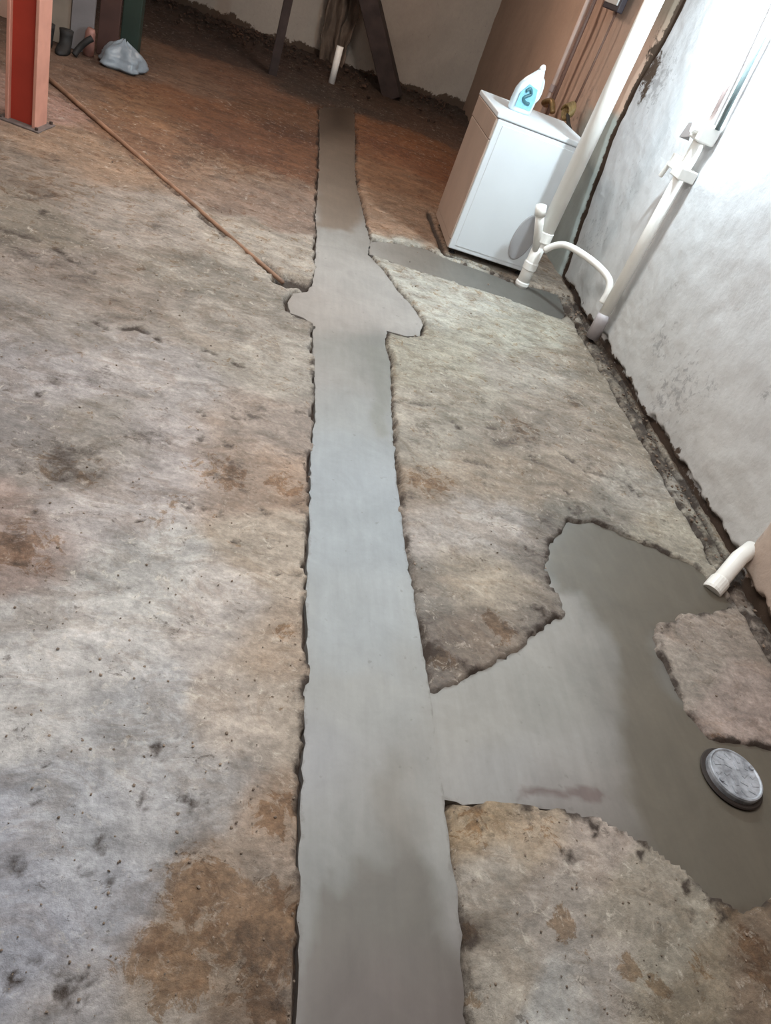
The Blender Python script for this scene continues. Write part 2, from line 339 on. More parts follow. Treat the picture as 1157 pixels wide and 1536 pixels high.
def floor_fields(P):
    n1 = fbm(P[:, 0] * 16, P[:, 1] * 16, 5); n2 = fbm(P[:, 0] * 42, P[:, 1] * 42, 9, 3)
    z = (fbm(P[:, 0] * 5, P[:, 1] * 5, 2) - .5) * .012 + (n1 - .5) * .007 + (n2 - .5) * .004
    dark = np.zeros(len(P))
    for W in (W_main, W_branch, W_cross):
        bb = np.array(W); k = (P[:, 0] > bb[:, 0].min() - .1) & (P[:, 0] < bb[:, 0].max() + .1) & (P[:, 1] > bb[:, 1].min() - .1) & (P[:, 1] < bb[:, 1].max() + .1)
        sd = np.full(len(P), 9.); sd[k] = sdist(P[k], W)
        wdt = (.008 + .006 * np.maximum(P[:, 1], 0) ** .7) * (fbm(P[:, 0] * 13, P[:, 1] * 13, 21, 4) * 3.2 - (2.3 if W is W_branch else 1.45))
        f = np.clip(1 - (sd - wdt) / .008, 0, 1)
        z = z * (1 - f) - .034 * f
        near = np.clip(1 - (sd - .0) / .028, 0, 1); dark = np.maximum(dark, near * np.clip((n1 - .42) * 4, 0, .8)); dark = np.maximum(dark, f * .6)
    for pts, hw, dep, dk in CRACKS:
        q = P + .018 * np.c_[n1 - .5, n2 - .5] * 2
        d = seg_dist(q, pts); f = np.clip(1.25 - d / hw, 0, 1)
        if dep < .013: f = f * np.clip(n1 * 3.2 - 1.0, .08, 1)
        z = z - dep * f; dark = np.maximum(dark, f * dk)
    for px, py, r in SPOTS:
        a = np.array(at(px, py)); d = np.hypot(*(P + .045 * np.c_[n1 - .5, n2 - .5] * 2 - a).T)
        f = np.clip(1.3 - d / r * .9 - (n2 - .5) * 2.6, 0, 1); f[d > r * 3] = 0
        z = z - .006 * f; dark = np.maximum(dark, f * .55)
    for px, py, r, s_ in DAMP:
        a = np.array(at(px, py)); d = np.hypot(*(P + .05 * np.c_[n1 - .5, n2 - .5] * 2 - a).T)
        dark = np.maximum(dark, s_ * np.clip(1.5 - d / r, 0, 1) * np.clip(.55 + (n1 - .5) * 2.5 + (n2 - .5), 0, 1))
    # broken edge along the right wall
    e = P[:, 0] + (fbm(P[:, 1] * 9, P[:, 0] * 9, 31) - .5) * .045
    k = P[:, 1] < 4.75
    g1 = np.clip(1 - np.abs(e - 2.075) / .020, 0, 1) * k; g2 = np.clip(1 - np.abs(e - 2.178) / .020, 0, 1) * k
    led = (e > 2.085) * k
    z = z - .045 * g1 - .05 * g2 - .012 * led + led * (n1 - .5) * .022
    dark = np.maximum(dark, np.clip(np.maximum(g1, g2) * 1.1, 0, 1)); dark = np.maximum(dark, led * np.clip(.36 + (n1 - .5) * 2.2, .05, .7))
    # dirt heaped along the foot of the far wall
    hp = np.clip((P[:, 1] - 8.9 - .3 * n1 + .25 * P[:, 0] * 0) / .9, 0, 1)
    z = z + hp * (.05 + .10 * (n1 - .3)); dark = np.maximum(dark, hp * .55 * np.clip(n1 * 1.6, 0, 1))
    brown = np.zeros(len(P))
    for px, py, r, s in BROWNS:
        a = np.array(at(px, py)); d = np.hypot(*(P - a).T); brown = np.maximum(brown, s * np.clip(1.35 - d / r * .85, 0, 1))
    brown = np.maximum(brown, .25 * np.clip((P[:, 1] - 1) / 3, 0, 1))
    pale = np.clip(fbm(P[:, 0] * 1.5, P[:, 1] * 1.5, 44) * 2 - .5, 0, 1)
    pit = .18 * fbm(P[:, 0] * 3, P[:, 1] * 3, 51)
    return z, dark, brown, pale, pit
X, Y = np.meshgrid(xs, ys); P = np.c_[X.ravel(), Y.ravel()]
z, dark, brown, pale, pit = floor_fields(P)
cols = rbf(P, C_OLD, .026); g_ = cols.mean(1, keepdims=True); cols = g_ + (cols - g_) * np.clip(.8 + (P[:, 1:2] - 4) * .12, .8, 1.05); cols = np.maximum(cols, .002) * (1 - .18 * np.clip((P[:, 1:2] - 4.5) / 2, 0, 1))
nx, ny = len(xs), len(ys)
idx = np.arange(nx * ny).reshape(ny, nx)
F = np.stack([idx[:-1, :-1], idx[:-1, 1:], idx[1:, 1:], idx[1:, :-1]], -1).reshape(-1, 4)
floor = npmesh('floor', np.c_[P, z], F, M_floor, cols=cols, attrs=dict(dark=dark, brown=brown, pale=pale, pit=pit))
tag(floor, 'old stained basement concrete, brown and grey, with fresh repairs', kind='structure')

WETS = [
 ([(474,1325),(492,1305),(505,1325),(520,1345),(545,1315),(575,1285),(592,1245),(612,1240),(628,1270),(648,1285),(660,1340),(668,1410),(690,1480),(708,1700),(452,1700),(462,1500),(466,1400)], (104,99,92), .035, .95),
 ([(470,1440),(560,1430),(700,1440),(720,1700),(440,1700)], (102,92,88), .12, .8),
 ([(590,1120),(612,1140),(640,1230),(625,1260),(590,1250),(575,1180)], (126,121,114), .06, .8),
 ([(815,790),(900,760),(1000,810),(1120,880),(1120,920),(1030,935),(985,950),(1000,1020),(1060,1090),(1200,1090),(1200,1400),(1040,1340),(985,1285),(962,1225),(950,1160),(946,1080),(935,1010),(925,960),(895,920),(868,893),(835,885)], (99,92,81), .05, .92),
 ([(770,1180),(800,1178),(850,1192),(905,1185),(925,1196),(900,1206),(850,1204),(800,1194)], (108,94,91), .010, .9),
 ([(553,515),(585,520),(590,600),(588,650),(560,655),(565,600),(556,560)], (126,125,119), .03, .8),
 ([(474,640),(560,655),(592,680),(596,720),(600,1010),(468,1010),(466,800)], (150,155,158), .06, .45),
 ([(470,160),(540,160),(545,330),(520,345),(478,340)], (108,93,80), .06, .85),
 ([(470,150),(540,150),(540,200),(475,200)], (52,39,30), .5, .95),
]
def infill(name, W, label, zoff, seed, edge_w=.02):
    r = np.random.default_rng(seed); A = np.array(W)
    st_ = .011 if seed == 6 else .016; gx = np.arange(A[:, 0].min(), A[:, 0].max(), st_)
    pts = []; y = A[:, 1].min()
    while y < A[:, 1].max():
        s = st_ + .004 * max(0, y - 1)
        for x in gx: pts.append((x + r.uniform(-.002, .002), y + r.uniform(-.002, .002)))
        y += s
    G = np.array(pts); sd = sdist(G, W); G = G[sd < -.010]
    allp = [Vector(p) for p in W] + [Vector(p) for p in G]; n = len(W)
    vo, ed, fa, *_ = delaunay_2d_cdt(allp, [], [list(range(n))], 1, 1e-5)
    V = np.array([(v.x, v.y) for v in vo]); sd = sdist(V, W)
    zz = zoff + (fbm(V[:, 0] * 4, V[:, 1] * 4, seed) - .5) * .006 - .0015 * np.clip(1 + sd / .02, 0, 1)
    c = rbf(V, C_INF, .035, .03, seed); g_ = c.mean(1, keepdims=True); c = (g_ + (c - g_) * .65) * .86
    wp = V + .055 * np.c_[fbm(V[:, 0] * 8, V[:, 1] * 8, 33, 5) - .5, fbm(V[:, 0] * 8 + 40, V[:, 1] * 8, 34, 5) - .5] * 2
    for POLY, rgb, bw, st in WETS:
        f = (np.clip(.5 - sdist(wp, [at(*q) for q in POLY]) / bw, 0, 1) * st)[:, None]
        c = c * (1 - f) + f * np.array(srgb(*rgb)) * .88
    edge = np.clip(1 + sd / edge_w, 0, 1)
    lum = c.mean(1); wet = np.clip((.30 - lum) / .18, 0, 1)
    F3 = [f for f in fa if len(f) == 3]
    # skirt
    cnt = {}
    for f in F3:
        for i in range(3):
            a, b = f[i], f[(i + 1) % 3]; cnt[(a, b)] = cnt.get((a, b), 0) + 1
    bd = [(a, b) for (a, b) in cnt if (b, a) not in cnt]
    m = {}; V3 = [tuple(v) + (q,) for v, q in zip(V, zz)]; C2 = list(c); E2 = list(edge); W2 = list(wet)
    for a, b in bd:
        for v in (a, b):
            if v not in m:
                m[v] = len(V3)
                for q in (zz[v], -.05): V3.append((V[v][0], V[v][1], q)); C2.append(c[v]); E2.append(1); W2.append(wet[v])
    F3 += [t for a, b in bd for t in ((m[b], m[a], m[a] + 1), (m[b], m[a] + 1, m[b] + 1))]
    o = npmesh(name, V3, F3, M_inf, floor, cols=np.array(C2), attrs=dict(edge=np.array(E2), wet=np.array(W2)))
    o['label'] = label; return o
infill('concrete_infill', W_main, 'smooth fresh grey concrete filling the long straight trench', -.007, 5)
infill('concrete_infill', W_branch, 'trowelled concrete spur widening to the dark damp patch round the drain cover', -.0105, 6, .03)
infill('concrete_infill', W_cross, 'narrow grey concrete strip along the front of the white appliance', -.010, 7)

# ------------------------------------------------------------------ walls
def wall_grid(name, fn, us, vs, colfn, label, flip=False, extra=None):
    U, Vv = np.meshgrid(us, vs); u, v = U.ravel(), Vv.ravel()
    V = fn(u, v); idx = np.arange(len(u)).reshape(len(vs), len(us))
    F = np.stack([idx[:-1, :-1], idx[:-1, 1:], idx[1:, 1:], idx[1:, :-1]], -1).reshape(-1, 4)
    c, dirt, dk = colfn(u, v)
    return tag(npmesh(name, V, F, M_wall, cols=c, attrs=dict(dirt=dirt, dark=dk)), label, kind='structure')
def crack_y(z): return np.interp(z, [0, .5, .72, .97, 1.19, 1.55, 1.7, 2.4], [5.02, 5.22, 5.28, 5.36, 5.38, 5.27, 5.27, 5.27]) + (fbm(z * 9, z * 0, 61) - .5) * .05
def near_wall(u, v):   # u 0..1 from behind the camera to the crack, v = z
    ye = crack_y(v); y = -2.6 + (ye + 2.6) * u
    x = WX + (fbm(y * 3, v * 3, 71) - .5) * .022 + (fbm(y * 14, v * 14, 72) - .5) * .006
    k = np.clip((2.07 + .28 * v + (fbm(v * 7, y * 3, 80) - .5) * .05 - y) / .05, 0, 1) * np.clip((.95 - v) / .1, 0, 1)
    x = x - .035 * k * k * (3 - 2 * k)
    # ragged lower edge bites back
    bite = np.clip((.035 + (fbm(y * 8, v * 0 + 3, 73) - .5) * .10 - v) / .02, 0, 1)
    x = x + bite * .035
    x = x + np.clip((u - .996) / .004, 0, 1) * .05
    return np.c_[x, y, v]
def near_cols(u, v):
    ye = crack_y(v); y = -2.6 + (ye + 2.6) * u
    c = np.tile(srgb(214, 215, 218), (len(u), 1)).astype(float)
    low = np.clip((1.0 - v) / .8, 0, 1)[:, None]; c = c * (1 - low) + low * np.array(srgb(196, 193, 190))
    # bare pinkish plaster low on the wall past the stub pipe
    k = (np.clip((2.07 + .28 * v + (fbm(v * 7, y * 3, 80) - .5) * .05 - y) / .03, 0, 1) * np.clip((.95 - v) / .1, 0, 1))[:, None]; c = c * (1 - k) + k * np.array(srgb(186, 166, 152))
    dirt = np.zeros(len(u))
    for yy, zz, r, s in ((3.15, .22, .26, .5), (2.95, .36, .12, .42), (3.5, .3, .15, .5), (3.7, .55, .12, .3), (2.6, .55, .05, .6), (4.9, .4, .3, .35), (2.1, .12, .12, .4), (5.1, 1.3, .25, .6), (4.7, .75, .25, .3)):
        dirt = np.maximum(dirt, s * np.clip(1.2 - np.hypot(y - yy, v - zz) / r, 0, 1))
    dk = np.clip((.045 + (fbm(y * 7, v * 7, 74) - .5) * .14 - v) / .03, 0, 1) * .8
    dk = np.maximum(dk, np.clip((u - .998) / .002, 0, 1) * .9)
    for yy, zz, r in ((5.25, 1.33, .13), (5.2, 1.22, .08)):
        dk = np.maximum(dk, .75 * np.clip(1.2 - np.hypot(y - yy, (v - zz) * .7) / r, 0, 1))
    return c, dirt, dk
us = np.concatenate([np.linspace(0, .38, 40)[:-1], np.linspace(.38, .985, 330), np.linspace(.986, 1, 16)])
wall_grid('wall_right', near_wall, us, np.concatenate([np.linspace(-.05, .3, 50)[:-1], np.linspace(.3, 2.4, 110)]), near_cols, 'white rendered basement wall with a crumbling dark foot')
def far_wall(u, v):
    y = 4.9 + 5.7 * u
    g = np.clip(1 - np.abs(y - crack_y(v) - .07) / .08, 0, 1)
    return np.c_[FARX + .07 + g * .05 + (fbm(y * 3, v * 3, 75) - .5) * .02 + (fbm(y * 12, v * 12, 76) - .5) * .008, y, v]
def far_cols(u, v):
    y = 4.9 + 5.7 * u
    c = np.tile(srgb(204, 172, 152), (len(u), 1)).astype(float)
    k = np.clip((1.02 + (fbm(y * 4, v * 4, 77) - .5) * .15 - v) / .04, 0, 1) * np.clip((6.2 - y) / .3, 0, 1)
    k = k[:, None]; c = c * (1 - k) + k * np.array(srgb(168, 172, 166))
    k2 = (np.clip((y - 7.0) / 1.2, 0, 1))[:, None]; c = c * (1 - k2) + k2 * np.array(srgb(150, 128, 114))
    k3 = (np.clip((v - 1.45) / .2, 0, 1) * np.clip((5.9 - y) / .2, 0, 1))[:, None]; c = c * (1 - k3) + k3 * np.array(srgb(150, 136, 120))
    dirt = .35 * np.clip(1.2 - np.hypot(y - 6.2, v - .95) / .35, 0, 1)
    dk = np.clip((crack_y(v) + .13 - y) / .02, 0, 1) * .95
    dk = np.maximum(dk, .7 * np.clip(1.2 - np.hypot(y - 5.42, (v - 1.42) * .5) / .09, 0, 1))
    return c, dirt, dk
wall_grid('wall_right', far_wall, np.concatenate([np.linspace(0, .14, 90)[:-1], np.linspace(.14, 1, 180)]), np.linspace(-.05, 2.4, 110), far_cols, 'brown-pink unrendered wall running on behind the white appliance')
def back_wall(u, v):
    x = -3.8 + 6.05 * u
    return np.c_[x, 10.12 + .035 * x + (fbm(x * 3, v * 3, 78) - .5) * .05, v]
def back_cols(u, v):
    x = -3.8 + 6.05 * u
    c = np.tile(srgb(172, 162, 152), (len(u), 1)).astype(float)
    dk = np.clip((.16 + (fbm(x * 3, v * 0, 79) - .5) * .22 - v) / .05, 0, 1) * .85
    return c, .25 * fbm(x * 2, v * 2, 81), dk
wall_grid('wall_back', back_wall, np.linspace(0, 1, 150), np.linspace(-.05, 2.4, 60), back_cols, 'grey-beige rendered end wall of the basement')
M_plain = nmat('plain_render', srgb(178, 170, 160), .85, 0, .3, 20, .12, 3)
bm = bmesh.new(); box(bm, -3.85, -3.7, -2.65, 10.6, -.05, 2.45); tag(obj('wall_left', bm, M_plain), 'far side basement wall, plain render', kind='structure')
bm = bmesh.new(); box(bm, -3.85, 2.35, -2.75, -2.6, -.05, 2.45); tag(obj('wall_front', bm, M_plain), 'basement wall behind the viewer', kind='structure')
bm = bmesh.new(); box(bm, -3.85, 2.35, -2.75, 10.7, 2.4, 2.5); tag(obj('ceiling', bm, M_plain), 'plain basement ceiling', kind='structure')
M_void = nmat('cavity', srgb(84, 66, 54), .95, 0, .5, 30, .3, 10)
bm = bmesh.new(); box(bm, 2.27, 2.35, -2.65, 10.6, -.1, 2.45); tag(obj('wall_right', bm, M_void), 'dark masonry core showing in the cracks of the right wall', kind='structure')
# short partition behind the red post
bm = bmesh.new(); box(bm, -3.7, -1.62, 7.0, 7.12, -.03, 2.4)
tag(obj('wall_partition', bm, nmat('partition_render', srgb(186, 150, 132), .85, 0, .3, 20, .15, 4), bevel=.01), 'pinkish partition wall behind the red post', kind='structure')

# ------------------------------------------------------------------ washing machine
M_wh = nmat('white_enamel', srgb(222, 226, 230), .35, 0, .05, 60, .03, 4)
M_wh2 = nmat('white_plastic', srgb(226, 224, 220), .45, 0, 0, 1, .03, 10)
M_dark = nmat('dark_rubber', srgb(34, 32, 32), .7, 0, 0, 1, .1, 10)
M_greyp = nmat('grey_plastic', srgb(150, 150, 152), .5, 0, 0, 1, .05, 10)
wx0, wx1, wy0, wy1, wz = 1.25, 1.862, 4.81, 5.45, .88
t = thing('washing_machine', 'white washing machine standing against the right wall behind the waste pipe', 'washing machine', (1.556, 5.155, 0))
L = lambda bm: bmesh.ops.translate(bm, vec=(-1.556, -5.155, 0), verts=bm.verts)
bm = bmesh.new(); box(bm, wx0 + .012, wx1, wy0, wy1, 0.042, wz - .034); L(bm); obj('body', bm, M_wh, t, bevel=.008)
bm = bmesh.new(); box(bm, wx0 - .004, wx1 + .004, wy0 - .006, wy1 + .004, wz - .032, wz); L(bm); obj('top_panel', bm, M_wh, t, bevel=.009)
M_wfront_shade = nmat('front_enamel_shaded', srgb(172, 150, 136), .4, 0, 0, 1, .08, 6)  # white front, its dim brown shade put into the colour
bm = bmesh.new(); box(bm, wx0, wx0 + .012, wy0 + .004, wy1 - .004, .10, .72); L(bm); fp = obj('front_panel', bm, M_wfront_shade, t, bevel=.004)
bm = bmesh.new(); box(bm, wx0 - .002, wx0 + .012, wy0 + .004, wy1 - .004, .725, .845); L(bm); obj('control_panel', bm, M_wfront_shade, t, bevel=.004)
bm = bmesh.new(); box(bm, wx0 + .004, wx0 + .012, wy0 + .004, wy1 - .004, .045, .095); L(bm); obj('plinth', bm, M_wfront_shade, t, bevel=.003)
# side panel pressing: raised field with a soft rim
bm = bmesh.new(); box(bm, wx0 + .05, wx1 - .04, wy0 - .003, wy0 + .004, .07, .82); L(bm); obj('side_panel', bm, M_wh, t, bevel=.003)
for fx in (wx0 + .06, wx1 - .06):
    for fy in (wy0 + .06, wy1 - .06):
        bm = bmesh.new(); tube(bm, [(fx, fy, -.004), (fx, fy, .010), (fx, fy, .011), (fx, fy, .03)], [.022, .022, .012, .012]); L(bm); obj('foot', bm, M_dark, t)
# raised grey oval low on the side
bm = bmesh.new(); el = []
for k in range(32):
    a = 2 * math.pi * k / 32; u, v = math.cos(a) * .072, math.sin(a) * .155
    el.append((1.712 + u + v * .10, .255 + v))
rings_mesh(bm, [[Vector((x, wy0 + .002, z)) for x, z in el], [Vector((x, wy0 - .009, z)) for x, z in el],
                [Vector((1.712 + (x - 1.712) * .93, wy0 - .012, .255 + (z - .255) * .95)) for x, z in el]])
L(bm); o = obj('grey_oval', bm, nmat('oval_grey', srgb(166, 164, 166), .6, 0, 0, 1, .04, 6), t); o['label'] = 'rounded grey oval low on the side'

# ------------------------------------------------------------------ detergent bottle
M_bot = nmat('bottle_plastic', srgb(206, 222, 232), .3, 0, 0, 1, .03, 10)
t = thing('detergent_bottle', 'pale blue plastic detergent bottle standing on the washing machine', 'bottle', (1.437, 5.09, wz), (0, 0, math.radians(12)))
prof = [(0, .068, .038, 0), (.012, .076, .044, 0), (.06, .079, .046, .002), (.12, .078, .045, .006), (.155, .070, .042, .012), (.190, .054, .036, .022), (.220, .036, .028, .034), (.240, .024, .022, .042), (.248, .019, .019, .044)]
def sup(rx, ry, z, ox, n=28, e=.7):
    return [Vector((ox + rx * math.copysign(abs(math.cos(a)) ** e, math.cos(a)), ry * math.copysign(abs(math.sin(a)) ** e, math.sin(a)), z)) for a in (2 * math.pi * k / n for k in range(n))]
bm = bmesh.new(); rings_mesh(bm, [sup(rx, ry, z_, ox) for z_, rx, ry, ox in prof]); obj('body', bm, M_bot, t, True)
bm = bmesh.new(); tube(bm, [(.044, 0, .244), (.045, 0, .262), (.047, 0, .275), (.048, 0, .280)], [.021, .019, .012, .006], 20)
obj('cap', bm, nmat('cap_white', srgb(232, 236, 236), .35), t, True)
bm = bmesh.new(); tube(bm, spline([(.055, 0, .215), (.082, 0, .200), (.094, 0, .160), (.094, 0, .105), (.074, 0, .070)]), .009, 10); obj('handle', bm, M_bot, t, True)
bm = bmesh.new(); lab = [(-.060, .03), (.050, .03), (.056, .09), (.044, .150), (-.020, .165), (-.058, .11)]
rings_mesh(bm, [[Vector((x, -.042, z)) for x, z in lab], [Vector((x, -.0475, z)) for x, z in lab]])
o = obj('label', bm, nmat('label_blue', srgb(130, 186, 206), .4, 0, 0, 1, .15, 30), t); o['label'] = 'light blue paper label'
M_teal = nmat('label_teal', srgb(54, 98, 108), .4)
bm = bmesh.new(); tube(bm, spline([(-.028, -.0480, .125), (-.005, -.0480, .142), (.012, -.0480, .118), (-.008, -.0480, .102), (-.026, -.0480, .085), (-.006, -.0480, .066), (.024, -.0480, .064)]), [.010] * 49, 8)
o = obj('label_emblem', bm, M_teal, t, True); o['label'] = 'dark teal swirl on the label'

# ------------------------------------------------------------------ waste pipe in front of the washer
M_pvc = nmat('white_pvc', srgb(244, 241, 236), .38, 0, 0, 1, .04, 8)
px_, py_ = 1.785, 4.672
t = thing('waste_pipe', 'thick white vertical waste pipe rising in front of the washing machine', 'pipe', (px_, py_, 0))
bm = bmesh.new(); tube(bm, [(0, 0, .36), (0, 0, 2.4)], .050, 28); obj('pipe_body', bm, M_pvc, t, True)
bm = bmesh.new(); tube(bm, [(0, 0, -.03), (0, 0, .12), (0, 0, .34)], .041, 24); obj('pipe_foot', bm, M_pvc, t, True)
for z0, z1, r in ((.30, .37, .0535), (.11, .165, .046), (.0, .03, .046)):
    bm = bmesh.new(); tube(bm, [(0, 0, z0), (0, 0, z0 + .006), (0, 0, z1 - .006), (0, 0, z1)], [r - .004, r, r, r - .004], 28); obj('collar', bm, M_pvc, t)
bm = bmesh.new(); tube(bm, [(-.01, -.01, .24), (-.075, -.03, .40), (-.105, -.04, .475)], .028, 20)
tube(bm, [(-.098, -.038, .455), (-.118, -.044, .51)], .034, 20); o = obj('branch_socket', bm, M_pvc, t, True); o['label'] = 'angled branch socket pointing up to the left'
# hose arching to the wall pipe
t = tag(None or obj('waste_hose', (lambda b: (tube(b, spline([(1.80, 4.60, .275), (1.84, 4.57, .33), (1.89, 4.52, .365), (1.97, 4.40, .375), (2.04, 4.26, .37), (2.085, 4.17, .345), (2.095, 4.13, .29), (2.09, 4.12, .22)], 7), .021, 14), b)[1])(bmesh.new()), M_pvc, None, True),
    'white hose arching from the waste pipe to the wall pipe', 'hose')

# ------------------------------------------------------------------ pipe run on the white wall
t = thing('wall_pipe', 'white wall pipe dropping from the valve fitting to just above the floor', 'pipe', (2.125, 4.09, 0))
bm = bmesh.new(); tube(bm, [(0, 0, .13), (0, 0, 1.20)], .034, 22); obj('pipe_body', bm, M_pvc, t, True)
bm = bmesh.new(); tube(bm, [(-.002, -.01, .015), (-.001, -.005, .14), (0, 0, .17)], [.040, .041, .036], 22); o = obj('pipe_foot', bm, nmat('grey_pvc', srgb(178, 170, 172), .5, 0, 0, 1, .08, 12), t, True); o['label'] = 'greyed open lower end'
bm = bmesh.new(); box(bm, -.04, .06, -.055, .055, .98, 1.04); obj('pipe_bracket', bm, M_pvc, t, bevel=.006)
bm = bmesh.new(); box(bm, -.045, .06, -.05, .06, 1.17, 1.26); o = obj('fitting', bm, M_pvc, t, bevel=.01)
bm = bmesh.new(); box(bm, -.03, .055, .05, .15, 1.00, 1.07); tube(bm, [(0, .12, 1.03), (0, .19, 1.01), (0, .215, .93)], .014, 10); obj('branch_fitting', bm, M_pvc, t, bevel=.006)
bm = bmesh.new(); tube(bm, [(-.03, .10, 1.155), (-.03, .135, 1.225)], [.036, .010], 3); obj('lever', bm, nmat('grey_metal', srgb(120, 112, 110), .5, .3), t)
bm = bmesh.new(); tube(bm, [(-.045, 0, 1.215), (-.075, 0, 1.215)], .022, 16); obj('screw_cap', bm, M_pvc, t)
M_cu = nmat('dull_copper', srgb(176, 156, 152), .5, 0, 0, 1, .15, 12)
M_cug = nmat('grey_green_pipe', srgb(104, 116, 116), .5, 0, 0, 1, .15, 12)
bm = bmesh.new(); tube(bm, [(2.135, 4.115, 1.25), (2.15, 4.17, 1.50), (2.15, 4.34, 2.4)], .011, 10); tag(obj('thin_pipe', bm, M_cu, None, True), 'pinkish copper pipe, left of the pair above the wall fitting', 'pipe')
bm = bmesh.new(); tube(bm, [(2.15, 4.035, 1.25), (2.15, 4.06, 1.50), (2.15, 4.17, 2.4)], .013, 10); tag(obj('thin_pipe', bm, M_cug, None, True), 'grey-green pipe, right of the pair above the wall fitting', 'pipe')

# stub pipe at the wall foot
t = thing('stub_pipe', 'short white pipe stub at the wall foot beside the dark damp patch', 'pipe', (2.0, 1.95, 0))
bm = bmesh.new(); tube(bm, [(-.012, -.02, -.01), (.03, .02, .03), (.10, .09, .085), (.17, .14, .11)], .033, 20); obj('pipe_body', bm, M_pvc, t, True)
bm = bmesh.new(); tube(bm, [(-.022, -.03, -.012), (-.018, -.026, -.008), (.014, .004, .016), (.018, .008, .019)], [.036, .039, .039, .036], 20); obj('collar', bm, M_pvc, t)

# ------------------------------------------------------------------ copper pipes and valves behind the washer
t = thing('copper_pipe', 'upright pinkish copper supply pipe on the brown wall behind the washing machine', 'pipe', (2.10, 6.72, 0))
bm = bmesh.new(); tube(bm, [(0, 0, .70), (0, .03, 1.2), (0, .05, 2.4)], .026, 14); obj('pipe_body', bm, nmat('pink_copper', srgb(226, 204, 194), .4, 0, 0, 1, .12, 10), t, True)
bm = bmesh.new(); tube(bm, [(0, -.11, .70), (0, -.10, 1.2), (0, -.08, 2.4)], .016, 12); o = obj('return_pipe', bm, nmat('brown_copper', srgb(120, 92, 82), .5), t, True)
for dz in (.80, .9):
    bm = bmesh.new(); tube(bm, [(0, 0, dz), (0, 0, dz + .05)], .034, 14); obj('collar', bm, M_cu, t)
bm = bmesh.new(); tube(bm, spline([(0, .0, .8), (-.06, -.10, .82), (-.05, -.25, .86), (-.03, -.32, .80)]), .022, 10); obj('valve_arm', bm, nmat('old_brass', srgb(150, 120, 80), .45, .5, .2, 60, .3, 30), t, True)
t = thing('coiled_hose', 'small coil of yellowish hose hanging by the copper pipe', 'hose', (2.07, 6.12, .86))
bm = bmesh.new(); tube(bm, [(.0 + .01 * k / 12, .10 * math.cos(k * .52) * (1 - k / 150), .05 * math.sin(k * .52) + .0008 * k) for k in range(48)], .011, 8)
obj('hose_coil', bm, nmat('yellow_hose', srgb(150, 128, 84), .5, 0, 0, 1, .3, 20), t, True)
bm = bmesh.new(); tube(bm, spline([(0, -.08, 0), (-.04, -.30, -.03), (-.10, -.55, -.03), (-.14, -.75, -.06)]), .014, 8); o = obj('hose_tail', bm, M_dark, t, True)
bm = bmesh.new(); tube(bm, [(2.14, 6.20, .86), (2.14, 6.18, 1.2), (2.14, 6.18, 1.54)], .009, 8); tag(obj('power_cable', bm, nmat('brown_cable', srgb(120, 92, 80), .5), None, True), 'thin brown cable running down the wall from the small socket box', 'cable')
t = thing('socket_box', 'small pale switch box with dark rim high on the brown wall', 'switch', (2.15, 6.28, 1.60))
bm = bmesh.new(); box(bm, -.045, 0, -.20, .15, -.06, .16); obj('back_box', bm, nmat('dark_rim', srgb(58, 50, 58), .5), t, bevel=.008)
bm = bmesh.new(); box(bm, -.055, -.04, -.165, .115, -.025, .13); obj('face_plate', bm, M_wh2, t, bevel=.004)
bm = bmesh.new(); box(bm, -.062, -.05, -.05, .0, .03, .08); obj('rocker', bm, M_wh2, t, bevel=.003)

# ------------------------------------------------------------------ drain cover
M_met = nmat('worn_metal', srgb(172, 176, 184), .5, .3, .6, 70, .45, 30, .004)
t = thing('drain_cover', 'round worn metal drain cover set in the dark damp concrete', 'drain cover', (1.638, 1.082, 0))
bm = bmesh.new()
c = lambda r, z_: [Vector((r * math.cos(a), r * math.sin(a), z_)) for a in (2 * math.pi * k / 48 for k in range(48))]
rings_mesh(bm, [c(.082, -.02), c(.084, .014), c(.082, .020), c(.078, .021), c(.074, .018)]); obj('cover_plate', bm, M_met, t)
bm = bmesh.new(); bmesh.ops.create_cone(bm, segments=48, radius1=.097, radius2=.094, depth=.004, cap_ends=True); bmesh.ops.translate(bm, vec=(0, 0, -.0015), verts=bm.verts)
obj('seat_ring', bm, nmat('seat_dark', srgb(46, 38, 34), .6), t)
for k in range(18):
    rr = .030 if k < 6 else .058; a = 2 * math.pi * (k / 6 if k < 6 else (k - 6) / 12)
    bm = bmesh.new(); box(bm, -.011, .011, -.005, .005, .017, .0195, Matrix.Translation((rr * math.cos(a), rr * math.sin(a), 0)) @ Matrix.Rotation(a + .6, 4, 'Z')); obj('stud', bm, M_met, t)
for a in (.4, .4 + math.pi):
    bm = bmesh.new(); tube(bm, [(math.cos(a) * .07, math.sin(a) * .068, .017), (math.cos(a) * .07, math.sin(a) * .068, .024)], .007, 12); obj('screw', bm, M_met, t)

